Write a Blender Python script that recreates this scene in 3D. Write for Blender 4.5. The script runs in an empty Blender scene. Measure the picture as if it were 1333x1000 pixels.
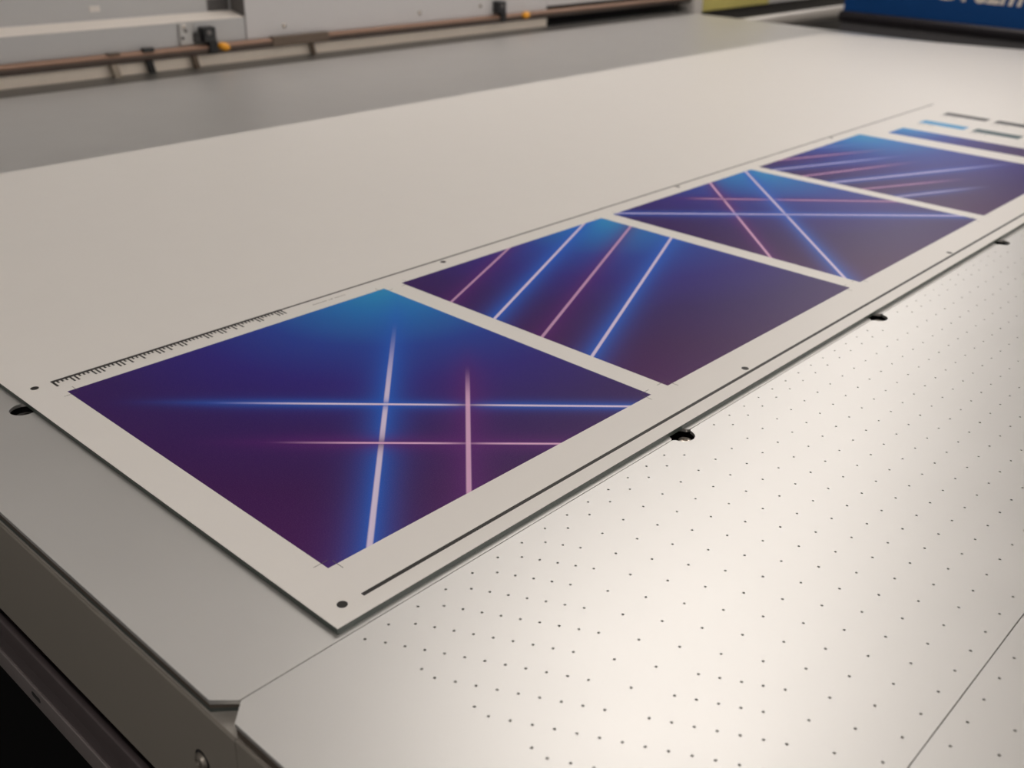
import bpy, bmesh, math, random
from mathutils import Vector, Matrix
from mathutils.geometry import delaunay_2d_cdt

random.seed(7)
scene = bpy.context.scene
col = scene.collection
ZT = 0.95                      # height of the table plate above the floor
MM = 0.001
T = 3.8                        # thickness of the printed board, mm

# ------------------------------------------------------------------ camera
cam_d = bpy.data.cameras.new('camera')
cam = bpy.data.objects.new('camera', cam_d); col.objects.link(cam)
yaw, pitch, roll = 0.732645263, 0.458520081, 0.0292269558
fw = Vector((math.cos(yaw)*math.cos(pitch), math.sin(yaw)*math.cos(pitch), -math.sin(pitch)))
r0 = Vector((math.sin(yaw), -math.cos(yaw), 0)); u0 = r0.cross(fw)
rr = math.cos(roll)*r0 + math.sin(roll)*u0
uu = -math.sin(roll)*r0 + math.cos(roll)*u0
m = Matrix((rr, uu, -fw)).transposed().to_4x4()
m.translation = Vector((-0.270543064, -0.372810465, 0.336383912 + T*MM + ZT))
cam.matrix_world = m
cam_d.sensor_fit = 'HORIZONTAL'; cam_d.sensor_width = 36.0
cam_d.lens = 1334.899/1333*36.0
cam_d.clip_start = 0.02; cam_d.clip_end = 60
cam_d.dof.use_dof = True
cam_d.dof.focus_distance = 0.66
cam_d.dof.aperture_fstop = 9.0
scene.camera = cam

# ------------------------------------------------------------------ world, exposure
world = bpy.data.worlds.new('world'); scene.world = world; world.use_nodes = True
bg = world.node_tree.nodes['Background']
bg.inputs[0].default_value = (1.0, 0.95, 0.89, 1); bg.inputs[1].default_value = 0.42
vs = scene.view_settings
vs.view_transform = 'Standard'; vs.look = 'None'; vs.gamma = 1.0; vs.use_curve_mapping = False
vs.exposure = 0.16
LAMP_COLOUR = (1.0, 0.94, 0.885)
# ceiling lamps, the ones marked fill added to brighten: (x, y, length x, width y, emission)
LAMPS = [(1.52, 0.72, 1.25, 1.0, 3.45, 'above the middle of the table'), (3.6, 1.25, 1.25, 0.62, 4.6, 'above the far end of the table'),
         (5.15, 1.5, 1.25, 0.62, 4.3, 'past the blue sign, near the right wall'),
         (0.2, 1.9, 1.25, 0.62, 1.2, 'above the near end of the grey gantry, added as fill'),  # weak fill, added to lift the board and the left plate
         (-1.0, -1.0, 1.25, 0.62, 5.4, 'behind the camera, added as fill'), (1.75, -1.9, 1.25, 0.62, 11.0, 'in front of the table, added as fill'),  # both added as fill for board, gantry front and side cover
         (4.0, -1.7, 1.25, 0.62, 12.0, 'in the near right corner, added as fill')]  # unseen fill, added to brighten from the camera side

# ------------------------------------------------------------------ node helpers
def s2l(c):
    return tuple(((v/255)/12.92 if v/255 <= 0.04045 else ((v/255+0.055)/1.055)**2.4) for v in c)

class NT:
    def __init__(self, name):
        self.m = bpy.data.materials.new(name); self.m.use_nodes = True
        self.t = self.m.node_tree; self.b = self.t.nodes['Principled BSDF']
    def n(self, kind): return self.t.nodes.new(kind)
    def put(self, sock, v):
        if isinstance(v, bpy.types.NodeSocket): self.t.links.new(v, sock)
        else: sock.default_value = v
    def math(self, op, a, b=0.0, c=None, clamp=False):
        nd = self.n('ShaderNodeMath'); nd.operation = op; nd.use_clamp = clamp
        self.put(nd.inputs[0], a); self.put(nd.inputs[1], b)
        if c is not None: self.put(nd.inputs[2], c)
        return nd.outputs[0]
    def smooth(self, v, a, b):
        nd = self.n('ShaderNodeMapRange'); nd.interpolation_type = 'SMOOTHSTEP'
        self.put(nd.inputs[0], v); nd.inputs[1].default_value = a; nd.inputs[2].default_value = b
        nd.inputs[3].default_value = 0; nd.inputs[4].default_value = 1
        if a > b:
            nd.inputs[1].default_value = b; nd.inputs[2].default_value = a
            nd.inputs[3].default_value = 1; nd.inputs[4].default_value = 0
        return nd.outputs[0]
    def mix(self, f, a, b, mode='MIX'):
        nd = self.n('ShaderNodeMixRGB'); nd.blend_type = mode
        self.put(nd.inputs[0], f)
        self.put(nd.inputs[1], a if isinstance(a, bpy.types.NodeSocket) else (*a, 1))
        self.put(nd.inputs[2], b if isinstance(b, bpy.types.NodeSocket) else (*b, 1))
        return nd.outputs[0]
    def noise(self, scale, detail=2.0, rough=0.5, vec=None):
        nd = self.n('ShaderNodeTexNoise'); nd.inputs['Scale'].default_value = scale
        nd.inputs['Detail'].default_value = detail; nd.inputs['Roughness'].default_value = rough
        if vec is None:
            tc = self.n('ShaderNodeTexCoord'); vec = tc.outputs['Object']
        self.t.links.new(vec, nd.inputs['Vector'])
        return nd.outputs['Fac']
    def bump(self, h, strength, dist):
        nd = self.n('ShaderNodeBump'); nd.inputs['Strength'].default_value = strength
        nd.inputs['Distance'].default_value = dist
        self.put(nd.inputs['Height'], h); self.put(self.b.inputs['Normal'], nd.outputs[0])

def mat(name, rgb, rough=0.5, metal=0.0, spec=0.5, var=0.06, nscale=60, bump=0.0, bscale=900, linear=False):
    t = NT(name)
    c = rgb if linear else s2l(rgb)
    f = t.noise(nscale, 3)
    lo = tuple(x*(1-var) for x in c); hi = tuple(min(1, x*(1+var)) for x in c)
    t.put(t.b.inputs['Base Color'], t.mix(f, lo, hi))
    t.b.inputs['Roughness'].default_value = rough; t.b.inputs['Metallic'].default_value = metal
    t.b.inputs['Specular IOR Level'].default_value = spec
    if bump: t.bump(t.noise(bscale, 2), bump, 0.0003)
    return t.m

M = {}
def plate_material():
    t = NT('anodised_aluminium_plate')
    f = t.noise(14, 3); fine = t.noise(900, 2)
    c = t.mix(f, (0.66, 0.65, 0.635), (0.71, 0.70, 0.685))
    t.put(t.b.inputs['Base Color'], c)
    t.b.inputs['Metallic'].default_value = 0.88
    r = t.math('MULTIPLY_ADD', f, 0.05, 0.42)
    t.put(t.b.inputs['Roughness'], r)
    t.bump(fine, 0.25, 0.00012)
    return t.m
M['plate'] = plate_material()
M['board_white'] = mat('white_board_face', (0.80, 0.77, 0.735), 0.42, 0, 0.45, 0.012, 30, 0.05, 1500, True)
M['board_core'] = mat('grey_green_board_core', (66, 74, 70), 0.35, 0, 0.5)
M['ink_black'] = mat('black_ink', (26, 22, 18), 0.5)
M['ink_grey'] = mat('fine_grey_ink', (92, 86, 80), 0.5)
M['ink_cyan'] = mat('cyan_ink', (40, 150, 205), 0.4)
M['ink_teal'] = mat('dark_teal_ink', (30, 70, 80), 0.4)
M['ink_dark'] = mat('charcoal_ink', (45, 40, 42), 0.4)
M['tray'] = mat('black_vacuum_tray', (16, 16, 16), 0.7)
M['teal_tray'] = mat('dark_teal_tray_edge', (52, 58, 56), 0.5)
M['tray_side'] = mat('brown_grey_tray_side', (74, 65, 57), 0.6)
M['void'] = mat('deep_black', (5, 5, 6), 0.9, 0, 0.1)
M['cover'] = mat('grey_coated_steel_cover', (128, 122, 114), 0.42, 0.15, 0.5, 0.03, 20, 0.06, 1200)
M['ledge'] = mat('bare_aluminium_ledge', (170, 165, 158), 0.5, 0.4)
M['rail_dark'] = mat('dark_anodised_rail', (82, 73, 75), 0.4, 0.3)
M['rail_grey'] = mat('grey_anodised_rail', (124, 116, 116), 0.4, 0.4)
M['black'] = mat('matte_black', (14, 13, 14), 0.6)
M['black_gloss'] = mat('black_plastic', (24, 24, 27), 0.3)
M['rear_dim_band'] = mat('dim_band_grey_metal', (128, 126, 122), 0.42, 0.85)  # plate metal darkened for the dim band before the gantry
M['steel'] = mat('polished_steel', (190, 182, 172), 0.22, 1.0)
M['bolt_steel'] = mat('dull_bolt_steel', (140, 134, 126), 0.42, 0.8)
M['dark_steel'] = mat('dark_polished_steel', (95, 92, 92), 0.2, 1.0)
M['rail_lit_top'] = mat('lit_copper_brown_rail', (142, 112, 94), 0.5, 0.3)  # rail brown as lit along its top
M['rail_shaded'] = mat('shaded_brown_rail', (84, 72, 66), 0.5, 0.2)  # same rail, brown darkened for its shaded lower half
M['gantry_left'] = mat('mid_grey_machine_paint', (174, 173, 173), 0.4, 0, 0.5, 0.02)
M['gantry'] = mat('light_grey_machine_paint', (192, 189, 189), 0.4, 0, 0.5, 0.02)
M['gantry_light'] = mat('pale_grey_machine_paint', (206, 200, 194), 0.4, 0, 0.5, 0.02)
M['ledge_lit'] = mat('lit_slope_tone', (228, 220, 212), 0.4, 0, 0.5, 0.02)  # cover grey lightened for the light falling on the slope
M['beige'] = mat('beige_machine_panel', (226, 214, 200), 0.45)
M['strut_beige'] = mat('dull_beige_strut', (150, 138, 124), 0.5)
M['tube_silver'] = mat('brushed_silver_tube', (186, 182, 178), 0.42, 0.7)
M['vent'] = mat('dark_grey_vent', (104, 100, 98), 0.5)
M['silver_plate'] = mat('silver_bracket', (176, 174, 172), 0.35, 0.4)
M['brown_strut'] = mat('brown_strut', (100, 86, 74), 0.4, 0.4)
M['orange'] = mat('orange_yellow_plastic', (232, 158, 28), 0.35)
M['yellow'] = mat('olive_yellow_panel', (196, 184, 104), 0.5)
M['blue'] = mat('deep_blue_sign_face', (0, 62, 122), 0.55, 0, 0.25)
M['letter'] = mat('off_white_lettering', (222, 212, 202), 0.5)
M['banner_black'] = mat('black_aluminium_bar', (50, 46, 50), 0.32, 0.3)
M['cabinet_dark'] = mat('dark_grey_cabinet', (58, 56, 56), 0.5)
M['skirt'] = mat('charcoal_skirt', (88, 86, 88), 0.5)
M['floor'] = mat('dark_grey_floor', (70, 68, 66), 0.5, 0, 0.5, 0.1, 4)
M['wall'] = mat('off_white_wall', (205, 198, 188), 0.7, 0, 0.3, 0.02, 3)
M['wall_grey'] = mat('grey_wall', (120, 116, 110), 0.7, 0, 0.3, 0.02, 3)
M['ceiling'] = mat('white_ceiling', (214, 208, 200), 0.8, 0, 0.3, 0.02, 3)
def emis(name, c, s):
    t = NT(name); t.b.inputs['Base Color'].default_value = (0.8, 0.8, 0.8, 1)
    t.b.inputs['Emission Color'].default_value = (*c, 1); t.b.inputs['Emission Strength'].default_value = s
    return t.m

# printed laser-beam pictures -------------------------------------------------
PW = 0.2962
BLUE_G = (0.010, 0.125, 0.62); PINK_G = (0.12, 0.012, 0.18)
BLUE_C = (0.74, 0.64, 0.84); PINK_C = (0.80, 0.47, 0.70)
def print_material(name, beams, sx=1.0, sy=1.0, centre=(1.0, 1.0), rad=1.0):
    t = NT(name)
    tc = t.n('ShaderNodeTexCoord'); sep = t.n('ShaderNodeSeparateXYZ')
    t.t.links.new(tc.outputs['Object'], sep.inputs[0])
    x = t.math('DIVIDE', sep.outputs[0], PW); y = t.math('DIVIDE', sep.outputs[1], PW)
    dx = t.math('MULTIPLY', t.math('SUBTRACT', x, centre[0]), sx/rad)
    dy = t.math('MULTIPLY', t.math('SUBTRACT', y, centre[1]), sy/rad)
    d = t.math('SQRT', t.math('ADD', t.math('MULTIPLY', dx, dx), t.math('MULTIPLY', dy, dy)))
    cr = t.n('ShaderNodeValToRGB'); t.put(cr.inputs[0], t.math('DIVIDE', d, 1.45))
    e = cr.color_ramp.elements
    e[0].position = 0.0; e[0].color = (0.020, 0.31, 0.62, 1)
    e[1].position = 1.0; e[1].color = (0.066, 0.004, 0.095, 1)
    for pos, c in ((0.14, (0.012, 0.18, 0.54)), (0.30, (0.016, 0.052, 0.34)), (0.45, (0.026, 0.016, 0.215)),
                   (0.62, (0.032, 0.009, 0.125)), (0.80, (0.046, 0.005, 0.090))):
        q = e.new(pos); q.color = (*c, 1)
    c = cr.outputs[0]
    for (ax, ay), (bx, by), kind, core, glow, fin, fout, gain in beams:
        L = math.hypot(bx-ax, by-ay); ux, uy = (bx-ax)/L, (by-ay)/L
        off = t.math('ADD', t.math('MULTIPLY', x, -uy), t.math('MULTIPLY', y, ux))
        dist = t.math('ABSOLUTE', t.math('SUBTRACT', off, -uy*ax + ux*ay))
        al = t.math('ADD', t.math('MULTIPLY', x, ux/L), t.math('MULTIPLY', y, uy/L))
        al = t.math('SUBTRACT', al, (ux*ax + uy*ay)/L)
        g = t.math('EXPONENT', t.math('MULTIPLY', t.math('POWER', t.math('DIVIDE', dist, glow), 1.25), -1.0))
        fade = gain
        cf = 1.0
        if fin:
            fade = t.math('MULTIPLY', t.smooth(al, fin[0], fin[1]), fade)
            cf = t.smooth(al, (fin[0]+fin[1])*0.5, fin[1]*1.12)
        if fout:
            fade = t.math('MULTIPLY', t.smooth(al, fout[1], fout[0]), fade)
            cf = t.math('MULTIPLY', t.smooth(al, fout[1], fout[0]*0.8), cf)
        c = t.mix(t.math('MULTIPLY', g, fade, clamp=True), c, BLUE_G if kind == 'b' else PINK_G)
        if core:
            k = t.smooth(dist, core*1.25, core*0.55)
            k = t.math('MULTIPLY', t.math('MULTIPLY', k, cf), min(1.0, gain*1.15), clamp=True)
            c = t.mix(k, c, BLUE_C if kind == 'b' else PINK_C)
    grain = t.noise(1400, 1.0)
    c = t.mix(t.smooth(grain, 0.46, 0.66), c, t.mix(1.0, c, (0.022, 0.011, 0.020), 'ADD'))
    t.put(t.b.inputs['Base Color'], c)
    t.b.inputs['Roughness'].default_value = 0.38; t.b.inputs['Specular IOR Level'].default_value = 0.2
    t.bump(grain, 0.08, 0.0001)
    return t.m

# ------------------------------------------------------------------ mesh helpers (millimetres, table plate top at z = 0)
def W(v): return (v[0]*MM, v[1]*MM, v[2]*MM)
def empty(name, loc, label, cat, group=None):
    o = bpy.data.objects.new(name, None); col.objects.link(o)
    o.empty_display_size = 0.05
    o.location = (loc[0]*MM, loc[1]*MM, loc[2]*MM + ZT)
    o['label'] = label; o['category'] = cat
    if group: o['group'] = group
    return o
def link(name, me, material, parent=None, loc=(0, 0, 0), world_coords=True):
    """mesh in world millimetres; the object is placed under its parent so that the mesh stays where it is"""
    o = bpy.data.objects.new(name, me); col.objects.link(o)
    if material is not None:
        me.materials.clear(); me.materials.append(material)
    base = Vector((loc[0]*MM, loc[1]*MM, loc[2]*MM + ZT))
    if parent is not None:
        o.parent = parent
        q = parent; off = Vector((0, 0, 0))
        while q is not None:
            off += Vector(q.location); q = q.parent
        o.location = base - off
    else:
        o.location = base
    return o
def mesh_bm(bm, name, smooth=False):
    bmesh.ops.recalc_face_normals(bm, faces=bm.faces)
    me = bpy.data.meshes.new(name); bm.to_mesh(me); bm.free()
    if smooth:
        for p in me.polygons: p.use_smooth = True
    return me
def box_into(bm, a, b, bev=0.0, seg=2):
    g = bmesh.ops.create_cube(bm, size=1.0)
    for v in g['verts']:
        v.co = Vector(((a[0]+b[0])/2 + v.co.x*(b[0]-a[0]), (a[1]+b[1])/2 + v.co.y*(b[1]-a[1]), (a[2]+b[2])/2 + v.co.z*(b[2]-a[2])))*MM
    if bev:
        es = list({e for v in g['verts'] for e in v.link_edges})
        bmesh.ops.bevel(bm, geom=es, offset=bev*MM, segments=seg, affect='EDGES', profile=0.5)
def box(name, a, b, material, parent=None, bev=0.0, seg=2):
    c = ((a[0]+b[0])/2, (a[1]+b[1])/2, min(a[2], b[2]))
    bm = bmesh.new()
    box_into(bm, [a[i]-c[i] for i in range(3)], [b[i]-c[i] for i in range(3)], bev, seg)
    return link(name, mesh_bm(bm, name), material, parent, c)
def prism(name, poly, z0, z1, material, parent=None, bev=0.0):
    """polygon in x,y extruded from z0 to z1"""
    cx = sum(p[0] for p in poly)/len(poly); cy = sum(p[1] for p in poly)/len(poly)
    bm = bmesh.new()
    vs_ = [bm.verts.new(((x-cx)*MM, (y-cy)*MM, 0)) for x, y in poly]
    f = bm.faces.new(vs_)
    r = bmesh.ops.extrude_face_region(bm, geom=[f])
    for v in [g for g in r['geom'] if isinstance(g, bmesh.types.BMVert)]: v.co.z += (z1-z0)*MM
    bmesh.ops.recalc_face_normals(bm, faces=bm.faces)
    if bev: bmesh.ops.bevel(bm, geom=list(bm.edges), offset=bev*MM, segments=2, affect='EDGES')
    return link(name, mesh_bm(bm, name), material, parent, (cx, cy, z0))
def extrude_profile(name, prof, axis, t0, t1, material, parent=None, smooth=False):
    """closed profile of (a, z) swept along axis: 'y' profile is (x,z); 'x' profile is (y,z)"""
    bm = bmesh.new(); n = len(prof)
    c = (t0+t1)/2; ca = sum(p[0] for p in prof)/n; cz = min(p[1] for p in prof)
    rings = []
    for t in (t0, t1):
        rings.append([bm.verts.new((((a-ca)*MM, (t-c)*MM, (z-cz)*MM) if axis == 'y' else ((t-c)*MM, (a-ca)*MM, (z-cz)*MM))) for a, z in prof])
    for i in range(n):
        bm.faces.new((rings[0][i], rings[0][(i+1) % n], rings[1][(i+1) % n], rings[1][i]))
    bm.faces.new(rings[0]); bm.faces.new(rings[1][::-1])
    me = mesh_bm(bm, name)
    if smooth:
        for p in me.polygons:
            if len(p.vertices) == 4: p.use_smooth = True
        me.set_sharp_from_angle(angle=math.radians(40))
    return link(name, me, material, parent, (ca, c, cz) if axis == 'y' else (c, ca, cz))
def lathe(name, prof, centre, axis, material, parent=None, seg=24, smooth=True):
    """profile of (radius, height) spun about axis through centre"""
    bm = bmesh.new(); rows = []
    for r, h in prof:
        ring = []
        for k in range(seg):
            a = 2*math.pi*k/seg; x, y = r*math.cos(a), r*math.sin(a)
            p = (x, y, h) if axis == 'z' else ((h, x, y) if axis == 'x' else (x, h, y))
            ring.append(bm.verts.new(W(p)))
        rows.append(ring)
    for i in range(len(rows)-1):
        for k in range(seg):
            bm.faces.new((rows[i][k], rows[i][(k+1) % seg], rows[i+1][(k+1) % seg], rows[i+1][k]))
    bm.faces.new(rows[0]); bm.faces.new(rows[-1][::-1])
    me = mesh_bm(bm, name, smooth)
    if smooth: me.set_sharp_from_angle(angle=math.radians(35))
    return link(name, me, material, parent, centre)
def plate_with_holes(name, outline, holes, z0, z1, material, parent):
    """flat plate with real through-holes; outline and holes are loops of (x,y) in mm"""
    pts, edges = [], []
    def loop(l):
        s = len(pts); n = len(l)
        pts.extend(Vector((x, y)) for x, y in l)
        edges.extend((s+i, s+(i+1) % n) for i in range(n))
    loop(outline)
    for h in holes: loop(h)
    v, ed, tri, ov, *_ = delaunay_2d_cdt(pts, edges, [], 0, 1e-6)
    hid = [-1]*len(outline)
    for k, h in enumerate(holes): hid += [k]*len(h)
    vh = [hid[o[0]] if o else -2 for o in ov]
    xs_, ys_ = [q[0] for q in outline], [q[1] for q in outline]; no = len(outline)
    def inside(px, py):
        r = False; j = no-1
        for i in range(no):
            if (ys_[i] > py) != (ys_[j] > py) and px < (xs_[j]-xs_[i])*(py-ys_[i])/(ys_[j]-ys_[i]) + xs_[i]: r = not r
            j = i
        return r
    fa = []
    for f in tri:
        h0 = vh[f[0]]
        if h0 >= 0 and all(vh[i] == h0 for i in f): continue
        if all(vh[i] == -1 for i in f) and not inside(sum(v[i].x for i in f)/3, sum(v[i].y for i in f)/3): continue
        fa.append(list(f))
    bm = bmesh.new()
    top = [bm.verts.new((p.x*MM, p.y*MM, z1*MM)) for p in v]
    bot = [bm.verts.new((p.x*MM, p.y*MM, z0*MM)) for p in v]
    cnt = {}
    for f in fa:
        a = sum(v[f[i]].x*v[f[(i+1) % len(f)]].y - v[f[(i+1) % len(f)]].x*v[f[i]].y for i in range(len(f)))
        if a < 0: f = f[::-1]
        bm.faces.new([top[i] for i in f]); bm.faces.new([bot[i] for i in f][::-1])
        for i in range(len(f)):
            cnt[(f[i], f[(i+1) % len(f)])] = 1
    for (i, j) in cnt:
        if (j, i) not in cnt:
            bm.faces.new((top[j], top[i], bot[i], bot[j]))
    me = bpy.data.meshes.new(name); bm.to_mesh(me); bm.free()
    return link(name, me, material, parent, (0, 0, 0))

# ------------------------------------------------------------------ the room
def struct(o): o['kind'] = 'structure'; return o
FZ = -ZT*1000; CZ = 1750
X0, X1, Y0, Y1 = -3600, 6200, -3600, 4600
struct(box('floor', (X0, Y0, FZ-80), (X1, Y1, FZ), M['floor']))
struct(box('ceiling', (X0, Y0, CZ), (X1, Y1, CZ+80), M['ceiling']))
struct(box('wall_back', (X0, Y1, FZ), (X1, Y1+80, CZ), M['wall_grey']))
struct(box('wall_right', (X1, Y0, FZ), (X1+80, Y1, CZ), M['wall']))
for lx, ly, wx, wy, es, where in LAMPS:
    x, y = lx*1000, ly*1000
    lab = 'white ceiling panel lamp ' + where
    e = empty('ceiling_or_fill_lamp', (x, y, CZ-45), lab, 'lamp', 'ceiling panel lamps')
    hx, hy = wx*500, wy*500
    box('housing', (x-hx-20, y-hy-20, CZ-40), (x+hx+20, y+hy+20, CZ-0.5), M['gantry_light'], e, 4)
    box('diffuser', (x-hx, y-hy, CZ-45), (x+hx, y+hy, CZ-40.5), emis('lamp_diffuser', LAMP_COLOUR, es), e)

# ------------------------------------------------------------------ flatbed table
XL, XR = -97.0, 2412.0
S1, S2, YN, YF = -46.5, -285.4, -760.0, 1520.0
table = empty('flatbed_table', (1100, 350, FZ), 'light grey aluminium vacuum table with tiny holes under the white board', 'table')
def circ(cx, cy, r, n=8, ph=0.0): return [(cx+r*math.cos(2*math.pi*k/n+ph), cy+r*math.sin(2*math.pi*k/n+ph)) for k in range(n)]
PINS = [267.5, 572.0, 877.0, 1182.0, 1487.0, 1792.0, 2097.0]
gap = 0.28
def notch(cx, side, r=9.2, fl=3.4):
    """half-round cut-out at the seam with rounded shoulders; side=-1 in the front plate, +1 in the rear plate; left to right"""
    pts = []
    ys = S1 + side*gap
    # left shoulder
    xs = math.sqrt((r+fl)**2 - fl**2)
    for k in range(7):
        a = math.radians(90) - k/6*(math.radians(90) - math.asin(fl/(r+fl)))
        pts.append((cx - xs + fl*math.cos(a), ys + side*(fl - fl*math.sin(a))))
    a0 = math.asin(fl/(r+fl))
    for k in range(1, 20):
        a = a0 + k/20*(math.pi-2*a0)
        pts.append((cx - r*math.cos(a), ys + side*r*math.sin(a)))
    for k in range(6, -1, -1):
        a = math.radians(90) - k/6*(math.radians(90) - math.asin(fl/(r+fl)))
        pts.append((cx + xs - fl*math.cos(a), ys + side*(fl - fl*math.sin(a))))
    return pts
# hole lattice of the perforated plates
holes_b, holes_c = [], []
PU, DU, DV, HU, HV = 20.06, 4.99, 8.845, -15.0, -63.9
ODD = {1: 113, 3: 104, 5: 75, 7: 66, 9: 34, 11: 23, 13: 14, 15: 84, 17: 94, 19: 63, 21: 45, 23: 30, 25: 20}
HR = 0.80
def near_pin(u, v): return v > -72 and any(abs(u-c) < 25 and v > -60 or abs(u-c) < 20 for c in PINS)
for k in range(0, 60):
    v = HV - DV*k
    for i in range(-20, 70):
        u = HU + PU*i + DU*k
        if u < -24.5 or u > 1150: continue
        if k % 2 and u > ODD.get(k, 10): continue
        if u < -14.5-1.6: u += 4.8
        if near_pin(u, v): continue
        if abs(v-S2) < 3 or v < YN+20: continue
        (holes_b if v > S2 else holes_c).append(circ(u, v, HR, 8, 0.39))
holes_b.append(circ(-20.3, -54.7, HR, 8, 0.39))
for i in range(0, 58):
    u = -4.8 + PU*i; v = -54.6
    if not near_pin(u, v): holes_b.append(circ(u, v, HR, 8, 0.39))
ch = 10.2
outB = [(XL, S2+gap), (XR, S2+gap), (XR, S1-gap)]
for c in reversed(PINS): outB += notch(c, -1)[::-1]
outB += [(XL+ch, S1-gap), (XL, S1-gap-ch)]
outA = [(XL+ch-0.5, S1+gap)]
for c in PINS: outA += notch(c, 1)
outA += [(XR, S1+gap), (XR, YF), (XL, YF), (XL, S1+gap+ch-0.5)]
PH = circ(-31.0, 298.5, 9.3, 28)
plate_with_holes('perforated_plate', outB, holes_b, -2.4, 0, M['plate'], table)
plate_with_holes('rear_plate', outA, [PH], -2.4, 0, M['plate'], table)
plate_with_holes('perforated_plate', [(XL, YN), (XR, YN), (XR, S2-gap), (XL, S2-gap)], holes_c, -2.4, 0, M['plate'], table)
# tray below the plates, seen dark through every hole and seam
tr = 1.6
tray_poly = [(XL+tr, YN), (XR-tr, YN), (XR-tr, YF), (XL+tr, YF), (XL+tr, S1+ch+1), (XL+ch+tr, S1+1.2), (XL+ch+tr, S1-1.2), (XL+tr, S1-ch-1)]
ty = prism('vacuum_tray', tray_poly, -18, -14, M['tray'], table)
fx = 0.4                     # the sides sit nearly flush with the plate edge
prism('tray_edge', [(XL+fx, S1+ch+0.8), (XL+ch+tr-0.5, S1+1.0), (XL+30, S1+1.0), (XL+30, YF), (XL+fx, YF)], -5.6, -2.4, M['tray_side'], table)
prism('tray_edge', [(XL+fx, S1+ch+0.8), (XL+ch+tr-0.2, S1+1.0), (XL+30, S1+1.0), (XL+30, YF), (XL+fx, YF)], -8.0, -5.6, M['teal_tray'], table)
prism('tray_edge', [(XL+fx, YN), (XL+30, YN), (XL+30, S1-1.0), (XL+ch+tr, S1-1.0), (XL+fx, S1-ch-0.8)], -8.0, -2.4, M['tray_side'], table)
box('ledge', (XL-0.4, YN, -9.6), (XL+30, YF, -8.0), M['ledge'], table)
# bent steel side covers with a rounded lip
def cover(y0, y1, lift):
    xo = -98.7; r = 1.6; zt = -8.3 + lift
    prof = [(XL-0.1, zt-1.2), (XL-0.1, zt)]
    for k in range(0, 7):
        a = math.pi/2 + k/6*math.pi/2
        prof.append((xo+r+r*math.cos(a), zt-r+r*math.sin(a)))
    prof += [(xo, -89.5), (xo+14, -89.5), (xo+14, -88.0), (xo+1.6, -88.0), (xo+1.6, zt-1.2)]
    return extrude_profile('side_cover', prof, 'y', y0, y1, M['cover'], table, True)
cover(-57.6, YF, 0.0); cover(YN, -58.4, 0.9)
def bolt(y, z):
    b = lathe('bolt', [(4.6, 0.0), (4.6, -0.9), (3.9, -2.2), (2.4, -2.7), (2.3, -1.2), (0.3, -1.2)], (-98.7, y, z), 'x', M['bolt_steel'], table, 18)
    lathe('bolt_washer', [(6.0, 0.4), (6.0, -0.35), (4.4, -0.35), (4.4, 0.4)], (-98.7, y, z), 'x', M['black'], b, 18)
for y in (-25.5, 420, 860, 1300): bolt(y, -44)
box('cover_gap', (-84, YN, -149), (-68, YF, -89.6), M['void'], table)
def rr_profile(xa, xb, za, zb, r):
    pr = []
    for (cx, cz, a0) in ((xa+r, zb-r, 90), (xa+r, za+r, 180)):
        for k in range(6):
            a = math.radians(a0 + k*18); pr.append((cx+r*math.cos(a), cz+r*math.sin(a)))
    return pr + [(xb, za), (xb, zb)]
extrude_profile('side_tube', rr_profile(-100.5, -97.0, -118.0, -99.0, 1.6), 'y', YN, YF, M['rail_dark'], table, True)
extrude_profile('upper_rail', rr_profile(-99.6, -85, -132.0, -118.8, 0.8), 'y', YN, YF, M['rail_dark'], table, True)
lr = extrude_profile('lower_rail', rr_profile(-101.2, -85, -149.0, -131.6, 1.0), 'y', YN, YF, M['rail_grey'], table, True)
for y in (-40, 71, 182, 293, 404):
    pts = []
    for k in range(16):
        a = 2*math.pi*k/16; pts.append((y + (4 if math.cos(a) > 0 else -4) + 2.0*math.cos(a), -139 + 2.0*math.sin(a)))
    bm = bmesh.new(); f = [bm.verts.new((0.2*MM, (p[0]-y)*MM, (p[1]+139)*MM)) for p in pts]; g = [bm.verts.new((-0.25*MM, (p[0]-y)*MM, (p[1]+139)*MM)) for p in pts]
    for k in range(16): bm.faces.new((f[k], f[(k+1) % 16], g[(k+1) % 16], g[k]))
    bm.faces.new(g); bm.faces.new(f[::-1])
    link('slot', mesh_bm(bm, 'slot'), M['black'], lr, (-101.2, y, -139))
box('underframe', (-66, YN+10, FZ+60), (2380, YF-10, -150), M['void'], table)
for x in (20, 2300):
    for y in (YN+90, YF-90): lathe('foot', [(45, 0), (45, 20), (22, 26), (22, 61)], (x, y, FZ), 'z', M['dark_steel'], table, 20)
for c in PINS:
    well = lathe('pin_well', [(12.5, -13.8), (12.5, -3.2), (11.9, -3.2), (11.9, -13.2), (0.2, -13.2)], (c, S1, 0), 'z', M['void'], table, 24)
    lathe('locating_pin', [(5.6, -13.0), (5.6, -4.6), (4.8, -3.5), (2.0, -3.0), (1.6, -4.0), (0.2, -4.0)], (c+0.6, S1-3.2, 0), 'z', M['steel'], well, 24)
well = lathe('pin_well', [(12.5, -13.8), (12.5, -3.2), (11.9, -3.2), (11.9, -13.2), (0.2, -13.2)], (-31.0, 298.5, 0), 'z', M['black'], table, 24)
lathe('locating_pin', [(7.4, -13.0), (7.4, -6.4), (6.6, -4.8), (4.2, -3.9), (0.2, -3.6)], (-31.0, 298.5, 0), 'z', M['dark_steel'], well, 24)

box('rear_dim_band', (XL+2, 1366, 0.0), (XR-2, 1434, 0.35), M['rear_dim_band'], table)  # added strip, darker grey painted for the gantry's dim reflection in the plate

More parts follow.
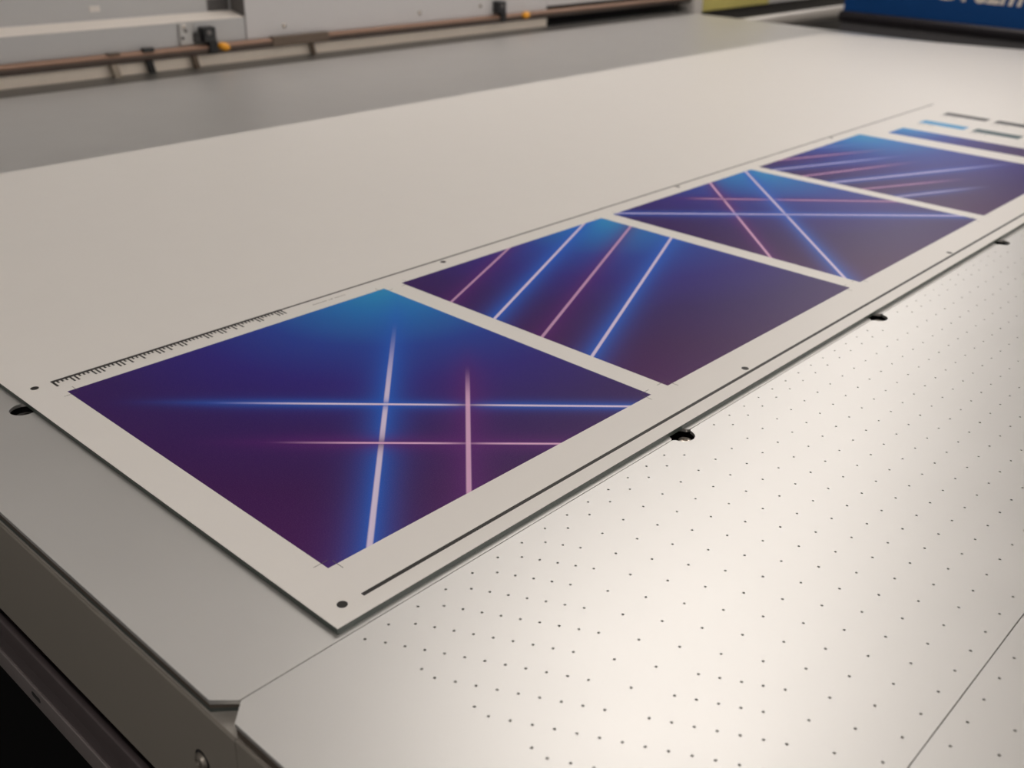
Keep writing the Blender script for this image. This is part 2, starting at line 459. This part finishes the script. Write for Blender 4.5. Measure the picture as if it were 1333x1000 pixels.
# ------------------------------------------------------------------ printed board
BF, BB, BL = -42.7, 904.0, -27.8
board_poly = [(BL, BF), (2573.0, BF), (2310.0, BB), (BL, BB)]
board = empty('printed_board', (600, 300, 0), 'large white board with purple laser beam prints lying on the table', 'board')
prism('board_core', board_poly, 0.02, T-0.35, M['board_core'], board, 0.15)
prism('board_face', board_poly, T-0.34, T, M['board_white'], board, 0.12)
PITCH = 317.3; PWm = PW*1000
INK = 0.05
def flat(name, a, b, material, parent=board, h=INK, z=None):
    z = T if z is None else z
    me_loc = (a[0], a[1], z)
    bm = bmesh.new(); box_into(bm, (0, 0, 0.002), (b[0]-a[0], b[1]-a[1], h))
    return link(name, mesh_bm(bm, name), material, parent, me_loc)
C, G = 0.0052, 0.026
prints = [
  [((1.02, 0.955), (0.098, 0.0), 'b', 0.0064, 0.040, (-0.15, 0.50), None, 0.92),
   ((0.0, 0.925), (0.905, 0.005), 'b', 0.0052, 0.020, (0.02, 0.40), None, 0.95),
   ((0.0, 0.655), (0.648, 0.003), 'p', 0.0045, 0.030, (0.05, 0.50), None, 0.8),
   ((0.93, 0.572), (0.363, 0.0), 'p', 0.0060, 0.045, (0.0, 0.46), None, 0.75)],
  [((0.0, 0.78), (0.491, 1.0), 'p', C*0.9, 0.034, None, None, 0.6),
   ((0.0, 0.602), (0.881, 0.993), 'b', C, G*1.5, None, None, 0.9),
   ((0.0, 0.421), (0.987, 0.857), 'p', C, 0.036, None, None, 0.6),
   ((0.0, 0.244), (0.987, 0.677), 'b', C, G*1.5, None, None, 0.9)],
  [((0.663, 0.993), (0.0, 0.324), 'p', C, 0.030, None, None, 0.8),
   ((0.31, 1.015), (0.997, 0.327), 'p', C, 0.026, (0.0, 0.20), None, 0.8),
   ((0.955, 1.0), (0.0, 0.053), 'b', C*1.1, 0.032, None, None, 0.85),
   ((0.02, 1.0), (0.997, 0.062), 'b', C*1.15, 0.030, None, None, 0.85)],
  [((0.2, 1.15), (0.86, 0.865), 'b', C, 0.024, None, (0.35, 1.0), 0.5),
   ((0.0, 1.075), (0.844, 0.729), 'p', C*1.1, 0.022, None, (0.45, 1.0), 0.75),
   ((0.0, 0.928), (0.78, 0.615), 'b', C*1.3, 0.026, None, (0.45, 1.0), 0.7),
   ((0.0, 0.783), (0.70, 0.53), 'p', C*1.1, 0.022, None, (0.45, 1.0), 0.75),
   ((0.0, 0.645), (1.05, 0.19), 'b', C*1.4, 0.028, None, (0.55, 1.0), 0.8),
   ((0.0, 0.507), (0.55, 0.25), 'p', C*1.1, 0.022, None, (0.45, 1.0), 0.65),
   ((0.0, 0.353), (0.50, 0.135), 'b', C*1.2, 0.026, None, (0.35, 1.0), 0.6)],
]
plabs = ['print of two blue and two pink crossing beams, nearest the board corner', 'print of four slanting parallel beams',
         'print of four beams crossing in a lattice', 'print of many faint slanting beams']
def crop_marks(x0, y0, x1, y1):
    o = 6.0; w = 0.18
    for cx, cy, sx, sy in ((x0, y0, 1, 1), (x1, y0, -1, 1), (x0, y1, 1, -1), (x1, y1, -1, -1)):
        bm = bmesh.new()
        for (ax, ay, bx, by) in ((-5.2*sx, (o-w)*sy, 4.4*sx, (o+w)*sy), ((o-w)*sx, -5.3*sy, (o+w)*sx, 3.8*sy)):
            box_into(bm, (min(ax, bx), min(ay, by), 0.002), (max(ax, bx), max(ay, by), INK+0.02))
        link('crop_mark', mesh_bm(bm, 'crop_mark'), M['ink_grey'], board, (cx, cy, T))
for i in range(4):
    x0 = i*PITCH
    pm = print_material('laser_beam_print_%d' % (i+1), prints[i], rad=(1.0, 1.0, 1.04, 1.1)[i])
    q = flat('printed_picture', (x0, 0), (x0+PWm, PWm), pm)
    q['label'] = plabs[i]
    crop_marks(x0, 0, x0+PWm, PWm)
q = flat('printed_picture', (1292, 0), (1347, 271), print_material('colour_strip_print', [], 1.0, 1.0, (0.19, 0.92), 0.62)); q['label'] = 'narrow blue to purple colour strip'
for v1, v0, ma, mb in ((271, 200, 'ink_dark', 'ink_cyan'), (187, 116, 'ink_dark', 'ink_teal'), (103, 32, 'ink_dark', 'ink_cyan')):
    flat('colour_swatch', (1501, v0), (1527, v1), M[ma]); flat('colour_swatch', (1406, v0), (1434, v1), M[mb])
def caption(x0, y0, along, length, size, words):
    """tiny unreadable line of type: short strokes grouped into words"""
    bm = bmesh.new(); p = 0.0
    rnd = random.Random(int(x0*7+y0))
    step = length/sum(w+1 for w in words)
    for w in words:
        for k in range(w):
            h = size*rnd.uniform(0.75, 1.0); a = p; b = p + step*0.66
            if along == 'x':
                box_into(bm, (a, 0, 0.002), (b, size*0.26, INK)); box_into(bm, (a, 0, 0.002), (a+step*0.24, h, INK))
            else:
                box_into(bm, (0, -b, 0.002), (size*0.26, -a, INK)); box_into(bm, (0, -a-step*0.24, 0.002), (h, -a, INK))
            p += step
        p += step
    return link('caption', mesh_bm(bm, 'caption'), M['ink_grey'], board, (x0, y0, T))
caption(226, 308.0, 'x', 38, 1.7, [9, 3, 7])
for xx, vv in ((1486, 268), (1393, 268), (1486, 185), (1393, 185)): caption(xx, vv, 'y', 30, 5, [5, 4])
# printed black guide lines and the coded ruler
flat('guide_line', (-1.6, -31.9), (1579, -29.2), M['ink_black'])
flat('guide_line', (200.0, 317.2), (1579, 319.4), M['ink_black'])
long_t = {0, 4, 5, 9, 10, 11, 15, 16, 18, 21, 25, 26, 28, 31, 32, 38, 39, 42, 43, 46, 48, 53, 54, 59, 60, 61}
bm = bmesh.new()
box_into(bm, (0, 8.2, 0.002), (201.5, 11.2, INK))
for k in range(62):
    xk = k*3.265; ln = 0.0 if k in long_t else 5.0
    box_into(bm, (xk, ln, 0.002), (xk+(1.8 if k == 0 else 1.45), 8.2, INK))
link('printed_ruler', mesh_bm(bm, 'printed_ruler'), M['ink_black'], board, (-1.7, 308.5, T))
for k, (x, y, r) in enumerate([(-14.0, -29.4, 2.9), (-14.1, 317.0, 2.9), (386, -24.8, 2.9), (385, 311.7, 2.9), (787, -25.3, 2.9), (787, 313.3, 2.9), (1191, 313.8, 2.9), (1191, -25.0, 2.9)]):
    lathe('registration_dot', [(r, 0.002), (r, INK), (0.1, INK)], (x, y, T), 'z', M['ink_black'], board, 24, False)

# ------------------------------------------------------------------ gantry along the far side
GX0, GX1, GY = -700, 2490, 1437.0
XE = 446+486                 # end of the stepped cover
XP = 1834                    # end of the lower panel
gantry = empty('printer_gantry', (900, 1600, 0), 'long light grey machine beam with copper brown rail behind the board', 'machine')
box('lower_panel', (GX0, GY, 0.3), (XP, GY+60, 21.5), M['beige'], gantry, 0.8)
# stepped cover: lower face, sloping ledge, recessed upper face
prof = [(GY+2, 30), (GY+2, 80.5), (GY+3.5, 82.6), (GY+43, 91.0), (GY+46, 93.0), (GY+47, 330), (GY+150, 330), (GY+150, 30)]
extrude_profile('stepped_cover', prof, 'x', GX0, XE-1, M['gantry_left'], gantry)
extrude_profile('sloping_ledge', [(GY+1.6, 82.6), (GY+3.0, 83.6), (GY+43, 92.2), (GY+44, 91.6), (GY+4, 82.4)], 'x', GX0, XE-1.2, M['ledge_lit'], gantry)  # paler colour paints the overhead light caught by the up-facing slope
box('cover_end_cap', (XE-0.4, GY+1, 30), (XE+0.8, GY+150, 330), M['vent'], gantry)
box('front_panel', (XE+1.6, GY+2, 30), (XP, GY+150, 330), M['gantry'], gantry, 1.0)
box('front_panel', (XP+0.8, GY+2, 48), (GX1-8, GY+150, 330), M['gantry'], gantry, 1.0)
box('dark_recess', (XP+0.8, GY+46, 0.3), (GX1-8, GY+150, 47.2), M['black'], gantry)
box('recess_floor', (XP+0.8, GY+2, 0.2), (GX1-8, GY+45.5, 2.0), M['black'], gantry)
vt = box('vent', (878, GY+44.4, 92.5), (926, GY+49, 115), M['vent'], gantry, 0.5)
for k in range(5): box('vent_slat', (880, GY+43.4, 94.5+k*4.0), (924, GY+45, 96.5+k*4.0), M['cabinet_dark'], vt)
vt = box('vent', (640, GY+44.4, 106), (660, GY+49, 116), M['gantry_light'], gantry, 0.5)
# rail: rounded bar with a ledge; lit top and shaded lower half painted separately
pr = [(GY-15.5, 33.2), (GY-16, 34), (GY-16, 37), (GY-13.5, 39.8), (GY-9, 40.8), (GY-1, 40.8), (GY-1, 33.2)]
rail = extrude_profile('rail', pr, 'x', GX0, GX1-20, M['rail_lit_top'], gantry, True)
pr = [(GY-10, 22.8), (GY-13, 24.5), (GY-15, 28), (GY-15, 33), (GY-1, 33), (GY-1, 22.8)]
extrude_profile('rail_shaded_half', pr, 'x', GX0, GX1-20, M['rail_shaded'], gantry, True)  # shade on the rail's underside put into a darker brown
def strut(x, m, w=10): 
    bm = bmesh.new(); w2 = w
    box_into(bm, (-w/2, -5, 0.4), (w/2, 5, 23))
    for v in bm.verts:
        if v.co.z > 0.01: v.co.x -= 0.005
    return link('strut', mesh_bm(bm, 'strut'), m, gantry, (x, GY-9, 0))
strut(717, M['black'], 11); strut(810, M['brown_strut'], 9); strut(648, M['strut_beige'], 12); strut(1085, M['brown_strut'], 6); strut(360, M['black'], 10)
box('rail_clip', (700, GY-17, 38.5), (722, GY-6, 46), M['black_gloss'], gantry, 1)
box('rail_clip', (632, GY-17, 39.5), (656, GY-6, 43), M['brown_strut'], gantry, 1)
box('rail_joint', (980, GY-17.5, 24.5), (1120, GY-4, 43.5), M['brown_strut'], gantry, 1.5)
def screw(x, z, r=4.5, y=GY+2): return lathe('screw', [(r, 0.0), (r, -1.4), (r*0.7, -2.6), (r*0.55, -2.7), (r*0.5, -1.2), (0.2, -1.2)], (x, y, z), 'y', M['steel'], gantry, 16)
for x, z in ((1023, 60), (1394, 60.7), (1590, 63.7)): screw(x, z)
def sensor(x, big):
    bm = bmesh.new(); box_into(bm, (-13, -16, 0), (13, 6, 27), 2.0)
    s = link('sensor_block', mesh_bm(bm, 'sensor_block'), M['black_gloss'], gantry, (x, GY-5, 46.0))
    s['label'] = 'black sensor block with an orange tag on the rail'
    if big:
        bm = bmesh.new(); box_into(bm, (-16, -3, 0), (16, 0, 40), 3.0, 3)
        pl = link('silver_plate', mesh_bm(bm, 'silver_plate'), M['silver_plate'], gantry, (x-38, GY+1.5, 41.0))
        for a, b in ((-5, 34), (-9, 14), (-2, 27)):
            lathe('screw', [(3.4, 0), (3.4, -1.4), (2.2, -2.4), (1.6, -2.4), (1.5, -1), (0.2, -1)], (x-38+a, GY-1.5, 41+b), 'y', M['steel'] if b > 30 else M['dark_steel'], pl, 14)
        lathe('screw', [(3.6, 0), (3.6, -1.4), (2.2, -2.4), (1.6, -2.4), (1.5, -1), (0.2, -1)], (x+16, GY+1.5, 60), 'y', M['steel'], gantry, 14)
        bm = bmesh.new(); box_into(bm, (-8, -5, 0), (8, 5, 18), 1.5)
        link('side_tab', mesh_bm(bm, 'side_tab'), M['cabinet_dark'], s, (x-17, GY-4, 45.0))
    bm = bmesh.new(); box_into(bm, (-8, -9, 0), (9, 5, 26), 1.5)
    link('clamp_foot', mesh_bm(bm, 'clamp_foot'), M['black'], s, (x+5, GY-12, 24.0))
    lathe('lens', [(4.5, 0), (4.5, -2), (3, -3), (0.2, -3)], (x-3, GY-21, 63), 'y', M['vent'], s, 14)
    ox = x + (29 if big else 88)
    bm = bmesh.new()
    bmesh.ops.create_icosphere(bm, subdivisions=2, radius=1.0)
    for v in bm.verts: v.co = Vector((v.co.x*13*MM, v.co.y*8*MM, (v.co.z*8 - v.co.x*3.2 if big else v.co.z*9)*MM))
    link('orange_tag', mesh_bm(bm, 'orange_tag', True), M['orange'], s, (ox, GY-18, 35.5))
sensor(446+392, True); sensor(446+1199, False)
lathe('end_knob', [(7, 0), (7, -6), (4, -9), (0.3, -9)], (2462, GY-4, 30), 'y', M['steel'], gantry, 16)
lathe('end_knob', [(5, 0), (5, -6), (3, -8), (0.3, -8)], (2437, GY-4, 27), 'y', M['black_gloss'], gantry, 16)
for x in (-600, 2440): box('gantry_leg', (x-40, YF+12, FZ), (x+40, GY+150, 30), M['gantry'], gantry, 4)

# ------------------------------------------------------------------ cabinet past the end of the table
cab = empty('machine_cabinet', (3200, 1700, FZ), 'machine cabinet with olive yellow and grey panels past the end of the table', 'cabinet')
box('lower_body', (2560, 1480, FZ), (4100, 1980, -12), M['cabinet_dark'], cab, 3)
box('corner_post', (2506, 1434, FZ), (2556, 1490, 340), M['gantry_light'], cab, 6, 3)
box('yellow_panel', (2562, 1437, -11), (2952, 1480, 340), M['yellow'], cab, 2)
box('grey_panel', (2956, 1437, -11), (4100, 1480, 340), M['gantry'], cab, 2)
box('top_cover', (2562, 1481, -11), (4100, 1980, 340), M['gantry'], cab, 2)
pr = []
for k in range(20):
    a = 2*math.pi*k/20; pr.append((1300 + 21*math.cos(a), -38 + 21*math.sin(a)))
tube = empty('silver_tube_stand', (3000, 1300, FZ), 'round silver tube on dark legs behind the blue sign', 'tube')
extrude_profile('tube', pr, 'x', 2455, 3500, M['tube_silver'], tube, True)
for x in (2560, 3400): lathe('leg', [(14, 0), (14, 893)], (x, 1300, FZ), 'z', M['cabinet_dark'], tube, 14)

# ------------------------------------------------------------------ blue sign panel on a black bar
sign = empty('blue_sign', (2680, 450, FZ), 'deep blue sign panel with white lettering on a black bar past the table end', 'sign')
box('sign_panel', (2650, -160, 25), (2662, 1027, 420), M['blue'], sign, 1.5)
pr = [(2642, -2.5), (2642, 4), (2637, 8), (2637, 19), (2642, 25), (2690, 25), (2690, -2.5)]
for y0, y1 in ((816.5, 1032), (300, 815), (-170, 299)):
    extrude_profile('black_bar', pr, 'y', y0, y1, M['banner_black'], sign)
box('lower_skirt', (2646, -165, FZ+40), (2690, 1028, -4), M['skirt'], sign, 2)
for y in (60, 800): box('foot', (2560, y-30, FZ), (2800, y+30, FZ+40), M['black'], sign, 4)
cu = bpy.data.curves.new('lettering', 'FONT'); cu.body = 'Drezm'; cu.size = 0.098; cu.shear = 0.25; cu.extrude = 0.0004; cu.offset = 0.0022
cu.space_character = 1.02
to = bpy.data.objects.new('lettering_curve', cu); col.objects.link(to)
bpy.context.view_layer.update()
dg = bpy.context.evaluated_depsgraph_get()
me = bpy.data.meshes.new_from_object(to.evaluated_get(dg)); bpy.data.objects.remove(to)
xs = [v.co.x for v in me.vertices]; sc = 0.215/(max(xs)-min(xs)); xo = min(xs)
me.transform(Matrix(((0, 0, -1, 0), (-1, 0, 0, 0), (0, 1, 0, 0), (0, 0, 0, 1))) @ Matrix.Diagonal((sc, 1.0, 1.0, 1.0)) @ Matrix.Translation((-xo, 0, 0)))
link('lettering', me, M['letter'], sign, (2649.4, 757.5, 81))
